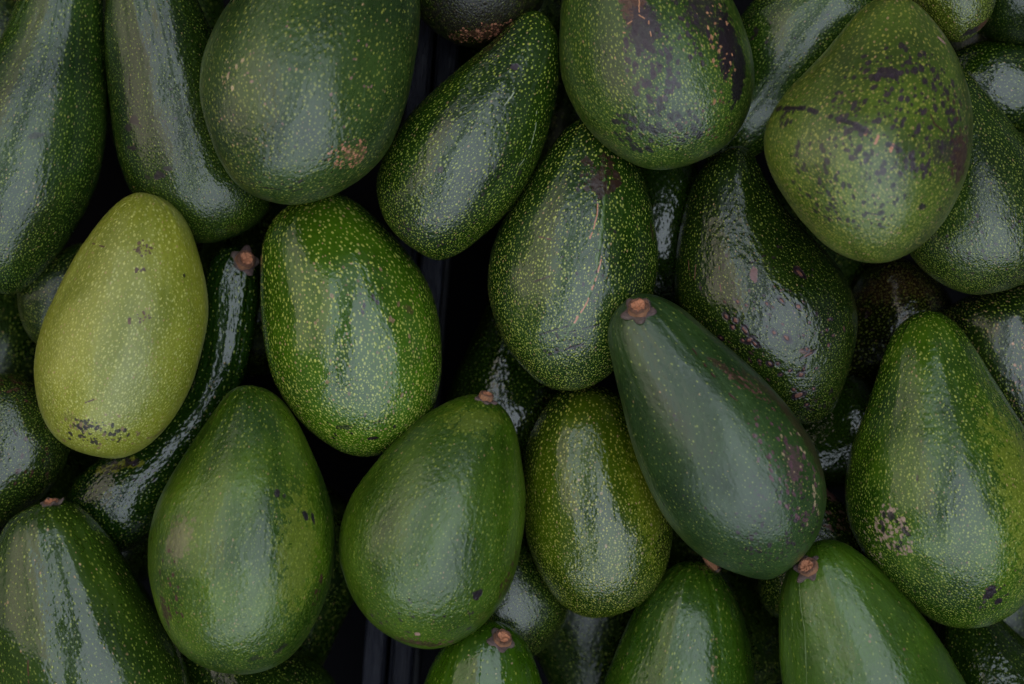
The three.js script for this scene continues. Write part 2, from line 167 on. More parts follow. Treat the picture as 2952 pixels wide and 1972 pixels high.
  a26: {p:[-24.5,15.1,68.7],yaw:104.18,L:99.4,pitch:0.1,bend:0.0,r:[35.34,-10.28,-2.68,-0.11,-0.06,-0.29],l:[30.02,-0.94,0.77,2.35,0.45,0.57],marks:[['blot',[0.618,-0.011],13.43,6.71,-104.2,'ripe',0.4,1.0],['blot',[2.037,-0.747],2.52,2.69,-104.2,'purpledark',1,0.5],['blot',[1.947,-1.354],1.68,3.69,-84.2,'dark',0.7,0.8],['spots',[1.839,-1.242],5.04,10.07,-84.2,'maroon',40,0.9],['blot',[2.773,-0.237],10.07,2.35,-99.2,'maroon',0.7,0.9],['blot',[2.6,-0.119],1.51,1.34,-104.2,'pinkpale',0.8,0.5],['spots',[2.347,-0.29],25.18,11.75,-104.2,'purple',36,0.8],['spots',[2.684,-0.59],15.11,2.69,-104.2,'pinkdim',30,0.8]],stem:[0.181,-0.282,4.36,'side']},
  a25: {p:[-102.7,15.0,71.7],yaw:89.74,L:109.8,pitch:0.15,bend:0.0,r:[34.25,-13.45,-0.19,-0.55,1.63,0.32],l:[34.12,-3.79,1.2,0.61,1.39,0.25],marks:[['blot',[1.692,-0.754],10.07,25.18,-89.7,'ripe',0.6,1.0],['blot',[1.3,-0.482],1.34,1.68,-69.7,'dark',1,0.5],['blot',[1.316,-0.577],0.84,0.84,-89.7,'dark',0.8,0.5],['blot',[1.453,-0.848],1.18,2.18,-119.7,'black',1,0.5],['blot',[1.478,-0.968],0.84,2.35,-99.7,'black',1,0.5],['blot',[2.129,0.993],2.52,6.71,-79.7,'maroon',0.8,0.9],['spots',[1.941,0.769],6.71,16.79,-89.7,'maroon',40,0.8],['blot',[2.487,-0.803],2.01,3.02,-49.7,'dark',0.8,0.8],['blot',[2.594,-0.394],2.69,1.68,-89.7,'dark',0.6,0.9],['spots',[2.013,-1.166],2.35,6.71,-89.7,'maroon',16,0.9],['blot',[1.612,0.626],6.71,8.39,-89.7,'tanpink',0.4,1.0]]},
  a6: {p:[51.5,5.5,-124.7],yaw:82.23,L:119.1,pitch:0.35,bend:0.0,r:[33.44,-3.17,-0.92,1.91,-0.56,-0.06],l:[38.19,-13.84,2.83,0.24,0.67,-0.11],marks:[['blot',[1.465,0.165],5.76,13.56,-82.2,'brown',0.95,0.5],['blot',[1.685,0.125],6.44,10.17,-82.2,'purple',0.9,0.6],['spots',[1.923,0.121],11.02,16.1,-82.2,'purple',130,1.3],['blot',[1.595,-0.59],8.47,11.86,-67.2,'purple',0.65,1.0],['spots',[1.673,-0.44],10.17,18.64,-82.2,'purple',90,1.2],['blot',[1.845,-0.779],5.08,16.1,-74.2,'purpledark',1,0.7],['blot',[2.053,-0.905],4.75,14.41,-77.2,'black',1,0.6],['spots',[1.899,-0.684],6.78,23.73,-82.2,'orange',46,0.75],['spots',[2.453,0.292],19.49,11.19,-82.2,'black',110,1.45],['spots',[2.431,-0.409],15.25,10.17,-82.2,'brown',50,0.7],['line',[[1.443,0.264],[1.469,0.114],[1.464,-0.015]],0.51,'orange',0.2],['line',[[1.469,0.109],[1.596,0.149],[1.646,0.066],[1.748,0.071]],0.51,'orange',0.25],['line',[[1.643,0.285],[1.602,0.151]],0.42,'orange',0.3],['line',[[1.696,0.347],[1.733,0.067]],0.42,'orange',0.35]]},
  a3: {p:[-75.2,16.8,-119.3],yaw:100.57,L:137.0,pitch:0.35,bend:0.0,r:[34.64,-13.07,-0.45,1.15,0.82,-1.32],l:[39.46,-4.65,-0.83,1.06,-0.89,0.64],marks:[['spots',[2.313,-0.806],8.71,7.71,-80.6,'salmon',120,0.55],['blot',[2.298,-0.904],5.7,4.36,-80.6,'salmon',0.12,0.9],['spots',[1.937,0.643],8.38,6.7,-100.6,'tan',16,0.9],['spots',[2.025,-0.033],33.51,30.16,-100.6,'pink',40,0.65],['spots',[2.459,-0.186],23.46,10.05,-100.6,'dark',26,0.6],['spots',[2.691,-0.309],21.78,4.19,-100.6,'dark',36,0.7],['line',[[2.686,1.341],[2.795,0.619],[2.763,-0.403],[2.555,-0.737]],0.67,'dark',0.5]]},
  lime20: {p:[-149.1,11.4,-6.7],yaw:96.28,L:103.2,pitch:0.12,bend:0.0,r:[32.27,-13.57,2.52,-1.73,1.04,-0.67],l:[31.19,1.45,1.37,0.69,1.03,0.2],marks:[['spots',[2.522,0.004],13.48,5.39,-96.3,'purpledark',70,0.9],['spots',[2.431,0.207],5.05,3.37,-96.3,'dark',16,0.9],['line',[[2.234,0.293],[2.195,0.149],[2.164,0.05]],0.67,'brown',0.3],['spots',[0.952,-0.179],3.71,3.71,-76.3,'brown',18,0.9],['spots',[1.52,-0.298],4.38,3.71,-96.3,'brown',12,0.9],['blot',[1.146,-0.877],0.67,1.01,-96.3,'dark',0.9,0.5],['spots',[1.135,-0.172],1.68,1.68,-96.3,'maroon',5,0.8],['blot',[2.44,-1.397],3.71,1.01,-136.3,'pinkdim',0.7,0.7],['line',[[0.959,0.879],[0.983,0.51]],0.42,'brown',0.4],['spots',[2.509,-0.154],25.27,8.42,-96.3,'tanbrown',60,0.8],['blot',[2.354,0.472],2.7,2.36,-96.3,'purple',0.3,1.0]]},
  a8: {p:[138.2,42.0,-80.7],yaw:99.92,L:104.3,pitch:0.35,bend:0.0,r:[34.2,-9.11,-5.12,2.57,1.27,-0.96],l:[32.15,-4.48,-2.09,-0.92,0.02,-0.34],marks:[['blot',[1.236,0.131],4.9,3.27,-79.9,'purple',0.95,0.7],['line',[[1.594,1.397],[1.592,1.062],[1.588,0.839],[1.635,0.545]],2.78,'purpledark',0.15],['line',[[1.632,0.521],[1.667,0.267],[1.749,0.016],[1.8,-0.218],[1.847,-0.369]],2.61,'purpledark',0.15],['line',[[1.66,0.261],[1.71,0.213]],1.31,'salmon',0.1],['line',[[1.685,0.149],[1.734,0.151]],1.31,'salmon',0.1],['line',[[1.725,0.033],[1.786,0.047]],1.31,'salmon',0.1],['line',[[1.764,-0.118],[1.825,-0.107]],1.31,'salmon',0.1],['blot',[1.736,-0.958],6.86,9.8,-119.9,'maroon',0.85,0.8],['blot',[1.73,-0.671],9.8,4.9,-89.9,'purple',0.6,1.0],['spots',[1.5,-0.142],26.12,29.39,-99.9,'purple',300,1.25],['spots',[2.092,0.342],22.86,21.23,-99.9,'dark',200,0.95],['spots',[1.666,1.055],4.08,4.08,-99.9,'dark',22,1.2],['spots',[1.677,-0.89],9.8,26.12,-99.9,'maroon',60,0.9],['blot',[0.824,-0.789],0.98,2.61,-134.9,'pinkpale',1,0.4],['line',[[0.676,-0.946],[0.74,-0.984],[0.813,-0.911]],0.65,'pinkpale',0.4],['line',[[1.467,-0.416],[1.554,-0.508],[1.597,-0.645]],0.98,'maroon',0.3],['blot',[2.178,-0.623],1.96,1.63,-99.9,'purpledark',0.9,0.6],['line',[[2.425,0.193],[2.325,0.079],[2.324,-0.102]],0.82,'dark',0.3]]},
  a14: {p:[72.4,34.2,35.7],yaw:63.43,L:118.9,pitch:0.0,bend:0.0,r:[26.99,3.58,0.31,4.01,-0.11,0.46],l:[33.75,-14.1,1.56,0.2,0.63,-0.41],marks:[['spots',[1.377,-0.812],4.28,13.17,-103.4,'pinkdim',60,0.8],['blot',[1.249,-0.733],1.65,9.88,-101.4,'maroon',0.55,0.9],['line',[[0.986,-0.526],[1.196,-0.479],[1.377,-0.471],[1.601,-0.539]],0.99,'maroon',0.55],['spots',[1.957,-0.638],13.17,24.69,-88.4,'pinkpurple',120,0.9],['blot',[1.964,-0.669],3.95,7.9,-63.4,'pinkpurple',0.65,0.9],['spots',[2.345,-0.179],18.11,14.81,-63.4,'purple',120,0.8],['spots',[2.559,0.271],19.75,6.58,-63.4,'dark',50,0.7],['blot',[1.891,-1.248],5.6,19.75,-93.4,'maroon',0.55,1.0],['blot',[1.502,-1.143],3.62,14.81,-105.4,'maroon',0.4,1.0],['spots',[2.124,-0.8],9.88,23.04,-83.4,'tan',40,0.8],['spots',[1.789,0.493],24.69,26.34,-93.4,'purple',30,0.6]],stem:[0.437,-0.085,6.58,'cut']},
};

const INK = {   // colours of marks on the skin, linear
  dark: [0.008, 0.0055, 0.005], black: [0.006, 0.0045, 0.0055], purple: [0.015, 0.007, 0.012], purpledark: [0.008, 0.004, 0.006], maroon: [0.03, 0.009, 0.008],
  brown: [0.05, 0.019, 0.012], darkbrown: [0.0175, 0.0075, 0.005], tan: [0.216, 0.158, 0.0864], tanbrown: [0.12, 0.078, 0.036], salmon: [0.281, 0.115, 0.066], orange: [0.265, 0.122, 0.0594],
  pink: [0.144, 0.078, 0.066], pinkpale: [0.252, 0.144, 0.12], pinkdim: [0.075, 0.032, 0.026], pinkpurple: [0.06, 0.025, 0.032], salmonpurple: [0.09, 0.04, 0.037], tanpink: [0.12, 0.078, 0.054],
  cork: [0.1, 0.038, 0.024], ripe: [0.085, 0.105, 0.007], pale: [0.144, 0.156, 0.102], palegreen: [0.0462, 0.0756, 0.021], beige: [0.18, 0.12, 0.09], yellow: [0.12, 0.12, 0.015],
};

function profile(s, theta) {   // right and left half widths at theta, in mm
  let a = 0, b = 0;
  for (let i = 0; i < s.r.length; i++) { const c = Math.cos(i * theta); a += s.r[i] * c; b += s.l[i] * c; }
  const k = Math.sin(theta), q = (1 - Math.cos(theta)) / 2;
  return { radius: Math.max(0, (a + b) / 2 * k), shift: (a - b) / 2 * k + s.bend * 4 * q * (1 - q), q };
}
const LUMP = 0.55;
function point(s, theta, phi, seed, out) {   // a point of the skin in the fruit's own frame, mm
  const { radius, shift, q } = profile(s, theta), x = (q - 0.5) * s.L;
  let y = radius * 0.97 * Math.cos(phi), z = radius * Math.sin(phi);
  const w = Math.min(1, radius / 9);
  const d = w * (LUMP * 1.6 * P(x * 0.03 + seed, y * 0.045, z * 0.045) + LUMP * 0.5 * P(x * 0.085, y * 0.11 + seed, z * 0.11)
    + s.skin.flute * 0.55 * (1 - smooth(0.25, 0.75, q)) * P(Math.cos(phi) * 2.6 + seed, Math.sin(phi) * 2.6, x * 0.012));
  y += d * Math.cos(phi); z += d * Math.sin(phi);
  return out.set(x, y + s.pitch * x, z + shift);
}
function skinGeometry(s, seed, nu, nv) {
  const pos = new Float32Array((nu + 1) * (nv + 1) * 3), uv = new Float32Array((nu + 1) * (nv + 1) * 2), index = [], v = new THREE.Vector3();
  let low = 1e9;
  for (let j = 0; j <= nv; j++) for (let i = 0; i <= nu; i++) {
    const o = j * (nu + 1) + i, theta = Math.PI * j / nv, phi = Math.PI * (2 * (i % nu) / nu - 1);
    point(s, theta, phi, seed, v);
    pos[o * 3] = v.x / 1000; pos[o * 3 + 1] = v.y / 1000; pos[o * 3 + 2] = v.z / 1000;
    uv[o * 2] = i / nu; uv[o * 2 + 1] = j / nv;
    low = Math.min(low, v.y);
    if (i < nu && j < nv) { const a = o, b = o + 1, c = o + nu + 1, d = c + 1; if (j) index.push(a, b, d); if (j < nv - 1) index.push(a, d, c); }
  }
  const g = new THREE.BufferGeometry();
  g.setAttribute('position', new THREE.BufferAttribute(pos, 3));
  g.setAttribute('uv', new THREE.BufferAttribute(uv, 2));
  g.setIndex(index);
  g.computeVertexNormals();
  const n = g.attributes.normal;   // one normal along the seam and one at each pole
  for (let j = 0; j <= nv; j++) {
    const a = j * (nu + 1), b = a + nu, q = new THREE.Vector3(n.getX(a) + n.getX(b), n.getY(a) + n.getY(b), n.getZ(a) + n.getZ(b)).normalize();
    n.setXYZ(a, q.x, q.y, q.z); n.setXYZ(b, q.x, q.y, q.z);
  }
  for (const [row, sx] of [[0, -1], [nv, 1]]) for (let i = 0; i <= nu; i++) n.setXYZ(row * (nu + 1) + i, sx, 0, 0);
  return { geometry: g, low };
}

function skinMaterial(s, seed, TW, TH) {
  const k = s.skin, rnd = rng(seed * 7919 + 13), N = TW * TH, col = new Float32Array(N * 3), hgt = new Float32Array(N), matte = new Float32Array(N);
  const rad = new Float32Array(TH), arc = new Float32Array(TH), xs = new Float32Array(TH);
  for (let j = 0; j < TH; j++) {
    const th = Math.PI * (j + 0.5) / TH, a = profile(s, th), b = profile(s, th + 0.01);
    rad[j] = Math.max(0.3, a.radius); xs[j] = a.q * s.L;
    arc[j] = Math.hypot(b.radius - a.radius, (b.q - a.q) * s.L) / 0.01 * Math.PI / TH;   // mm for one row
  }
  const cosU = new Float32Array(TW), sinU = new Float32Array(TW);
  for (let i = 0; i < TW; i++) { const phi = Math.PI * (2 * (i + 0.5) / TW - 1); cosU[i] = Math.cos(phi); sinU[i] = Math.sin(phi); }
  const sd = seed * 3.71;
  for (let j = 0; j < TH; j++) {
    const q = xs[j] / s.L, neck = 1 - smooth(0.1, 0.62, q), base = smooth(0.55, 0.95, q), x = xs[j], r = rad[j];
    for (let i = 0; i < TW; i++) {
      const o = j * TW + i, y = r * cosU[i], z = r * sinU[i];
      // colour: broad blotches, streaks along the fruit, fine grain
      let t = 0.5 + k.blotch * (P(x * 0.032 + sd, y * 0.04, z * 0.04) * 1.1 + 0.5 * P(x * 0.1, y * 0.13 + sd, z * 0.13));
      t += 0.22 * P(cosU[i] * 5 + sd, sinU[i] * 5, x * 0.035);
      const grain = P(x * 0.55 + sd, y * 0.9, z * 0.9), fine = 1 + 0.16 * grain;
      t = Math.min(1, Math.max(0, t));
      for (let c = 0; c < 3; c++) col[o * 3 + c] = mix(k.deep[c], k.light[c], t) * fine;
      // relief: flutes towards the neck, wrinkles along the fruit, pebbles towards the base
      const wr = P(x * 0.36 + sd, y * 0.56, z * 0.56), wr2 = P(x * 0.8 - sd, y * 1.1, z * 1.1), peb = Math.abs(P(x * 0.85, y * 0.95 + sd, z * 0.95));
      hgt[o] = k.wrinkle * (0.085 * wr + 0.045 * wr2) * (0.55 + 0.45 * smooth(-0.3, 0.4, P(x * 0.05 - sd, y * 0.06, z * 0.06)))
        + k.flute * 0.13 * neck * P(cosU[i] * 7 + sd, sinU[i] * 7, x * 0.03) - k.pebble * 0.085 * (0.3 + base) * peb;
      matte[o] = k.rough + 0.05 * P(x * 0.12, y * 0.12, z * 0.12 + sd) + 0.04 * grain;
    }
  }
  // visit every texel within reach (mm) of a place; ds along the fruit, dt around it
  function around(theta, phi, reach, fn) {
    const j0 = theta / Math.PI * TH - 0.5, jc = Math.min(TH - 1, Math.max(0, Math.round(j0))), r = rad[jc], dj = Math.ceil(reach / arc[jc]) + 1;
    const di = Math.min(TW / 2, Math.ceil(reach / (2 * Math.PI * r / TW)) + 1), i0 = (phi / Math.PI + 1) / 2 * TW - 0.5, ic = Math.round(i0);
    for (let j = Math.max(0, jc - dj); j <= Math.min(TH - 1, jc + dj); j++) {
      const ds = (j - j0) * arc[jc], w = 2 * Math.PI * rad[j] / TW;
      for (let i = ic - di; i <= ic + di; i++) fn((j * TW + ((i % TW) + TW) % TW), ds, (i - i0) * w);
    }
  }
  const blend = (o, c, a) => { for (let n = 0; n < 3; n++) col[o * 3 + n] += (c[n] - col[o * 3 + n]) * a; };
  const bare = new Float32Array(N);   // where marks took the dots
  function blot(theta, phi, rs, rt, rot, c, strength, rag, lift = -0.03, dull = 0.1) {
    const cs = Math.cos(rot), sn = Math.sin(rot), sh = rnd() * 99;
    around(theta, phi, Math.max(rs, rt) * 1.5, (o, ds, dt) => {
      const u = (ds * cs + dt * sn) / rs, v = (-ds * sn + dt * cs) / rt;
      const f = 1 - Math.hypot(u, v) + rag * (0.75 * P(ds * 0.45 + sh, dt * 0.45, 1.3) + 0.5 * P(ds * 1.3, dt * 1.3 + sh, 2.1));
      const a = smooth(0.0, 0.22, f) * strength;
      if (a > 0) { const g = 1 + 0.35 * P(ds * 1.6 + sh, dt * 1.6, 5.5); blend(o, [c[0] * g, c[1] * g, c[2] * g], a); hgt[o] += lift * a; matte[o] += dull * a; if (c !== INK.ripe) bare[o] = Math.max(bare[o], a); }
    });
  }
  function speck(theta, phi, r, c, a0, stretch = 1, lift = 0, rot = 0, keep = false) {
    const cs = Math.cos(rot), sn = Math.sin(rot);
    around(theta, phi, r * 1.6 * stretch, (o, ds, dt) => {
      const d = Math.hypot((ds * cs + dt * sn) / stretch, -ds * sn + dt * cs) / r, a = (1 - smooth(0.55, 1.25, d)) * a0 * (keep ? 1 - bare[o] : 1);
      if (a > 0) { blend(o, c, a); hgt[o] += lift * a; }
    });
  }
  const place = (th, ph, ds, dt) => { const j = Math.min(TH - 1, Math.max(0, Math.round(th / Math.PI * TH - 0.5))); const th2 = Math.min(3.1, Math.max(0.04, th + ds / arc[j] * Math.PI / TH)); const j2 = Math.min(TH - 1, Math.round(th2 / Math.PI * TH)); return [th2, ph + dt / rad[j2]]; };
  // broad stains first, then lenticels, then small marks over them
  const marks = s.marks ?? [];
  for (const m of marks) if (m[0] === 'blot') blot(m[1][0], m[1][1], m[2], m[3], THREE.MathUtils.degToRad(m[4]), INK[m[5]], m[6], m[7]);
  for (const m of marks) if (m[0] === 'pit') { const rot = THREE.MathUtils.degToRad(m[4]); blot(m[1][0], m[1][1], m[2] * 1.6, m[3] * 1.6, rot, INK.purpledark, 1, 0.4, -0.08); blot(m[1][0], m[1][1], m[2] * 0.8, m[3] * 0.72, rot, INK.cork, 1, 0.5, 0.1, 0.2); }
  for (let th = 0.06; th < Math.PI - 0.03;) {
    const j = Math.min(TH - 1, Math.round(th / Math.PI * TH)), q = xs[j] / s.L, gap = k.gap * mix(1.25, 0.68, smooth(0.15, 0.95, q)), n = Math.max(3, Math.round(2 * Math.PI * rad[j] / gap));
    const turn = rnd() * 6.28;
    for (let i = 0; i < n; i++) {
      const ph = turn + (i + (rnd() - 0.5) * 0.95) / n * 2 * Math.PI, t2 = th + (rnd() - 0.5) * 0.95 * gap / arc[j] * Math.PI / TH;
      if (rnd() < 0.12) continue;
      const big = rnd(), size = k.dot * (0.55 + 0.75 * big * big) * mix(1.12, 0.74, q), warm = rnd();
      const c = warm < k.rust ? [0.26, 0.16, 0.08] : [k.spot[0] * (0.8 + 0.4 * warm), k.spot[1] * (0.85 + 0.3 * warm), k.spot[2]];
      speck(Math.min(3.12, Math.max(0.03, t2)), ((ph + Math.PI) % (2 * Math.PI)) - Math.PI, size, c, k.dotA * (0.6 + 0.4 * rnd()), 1 + k.long * rnd() * mix(1.4, 0.7, q), k.raise, (rnd() - 0.5) * 0.7, true);
    }
    th += gap * 0.92 / arc[j] * Math.PI / TH;
  }
  for (const m of marks) {
    if (m[0] === 'spots' || m[0] === 'cork') {
      const [kind, [th, ph], rx, ry, rotd, ink, count, size] = m, rot = THREE.MathUtils.degToRad(rotd), cs = Math.cos(rot), sn = Math.sin(rot), c = INK[ink];
      for (let n = 0; n < count; n++) {
        const r = Math.sqrt(rnd()), a = rnd() * 2 * Math.PI, u = r * Math.cos(a) * rx, v = r * Math.sin(a) * ry, b = rnd();
        const [t2, p2] = place(th, ph, u * cs - v * sn, u * sn + v * cs), z = size * (0.4 + 0.9 * b * b), g = 0.75 + 0.5 * rnd();
        if (kind === 'cork') { blot(t2, p2, z * (0.8 + rnd()), z * 0.62, (rnd() - 0.5) * 1.2, INK.purpledark, 1, 0.45, -0.05); blot(t2, p2, z * 0.62, z * 0.4, (rnd() - 0.5) * 1.2, [c[0] * g, c[1] * g, c[2] * g], 0.9, 0.7, 0.1); }
        else if (z > 0.75) blot(t2, p2, z * (0.8 + 0.7 * rnd()), z * 0.8, (rnd() - 0.5), [c[0] * g, c[1] * g, c[2] * g], 0.9, 0.55, -0.02);
        else speck(t2, p2, z * 0.8, [c[0] * g, c[1] * g, c[2] * g], 0.85, 1 + 0.6 * rnd(), 0, rnd() * 3);
      }
    } else if (m[0] === 'line') {
      const [, pts, width, ink, broken] = m, c = INK[ink], sh = rnd() * 99;
      for (let n = 0; n + 1 < pts.length; n++) {
        const [ta, pa] = pts[n], [tb, pb] = pts[n + 1], j = Math.round((ta + tb) / 2 / Math.PI * TH), len = Math.hypot((tb - ta) * TH / Math.PI * arc[j], (pb - pa) * rad[j]), steps = Math.max(2, Math.ceil(len / (width * 0.3)));
        for (let e = 0; e < steps; e++) {
          const f = e / steps, w = P((n + f) * 6 + sh, 0.3, 0.7), gate = P((n + f) * len * 0.25 + sh, 5.1, 2.2);
          if (broken > 0 && gate < broken * 0.9 - 0.35) continue;
          const [t2, p2] = place(mix(ta, tb, f), mix(pa, pb, f), 0, w * width * 0.35);
          speck(t2, p2, Math.max(0.28, width * 0.5 * (0.75 + 0.5 * w)), c, ink === 'palegreen' ? 0.75 : 0.95, 1, ink === 'palegreen' ? 0.05 : -0.015);
        }
      }
    }
  }
  const rgba = new Uint8Array(N * 4), hm = new Float32Array(N * 2);
  for (let o = 0; o < N; o++) {
    for (let c = 0; c < 3; c++) rgba[o * 4 + c] = srgb8[Math.round(Math.min(1, Math.max(0, col[o * 3 + c])) * 4096)];
    rgba[o * 4 + 3] = 255;
    hm[o * 2] = 0.5 + hgt[o]; hm[o * 2 + 1] = Math.min(1, Math.max(0.08, matte[o]));
  }
  const map = new THREE.DataTexture(rgba, TW, TH), relief = new THREE.DataTexture(hm, TW, TH, THREE.RGFormat, THREE.FloatType);
  map.colorSpace = THREE.SRGBColorSpace;
  for (const t of [map, relief]) { t.magFilter = THREE.LinearFilter; t.wrapS = t.wrapT = THREE.RepeatWrapping; t.needsUpdate = true; }
  return new THREE.MeshPhysicalMaterial({ map, bumpMap: relief, bumpScale: 0.00125 * k.relief, roughnessMap: relief, roughness: 1, ior: 1.5, specularIntensity: k.shine, name: 'avocado skin' });
}

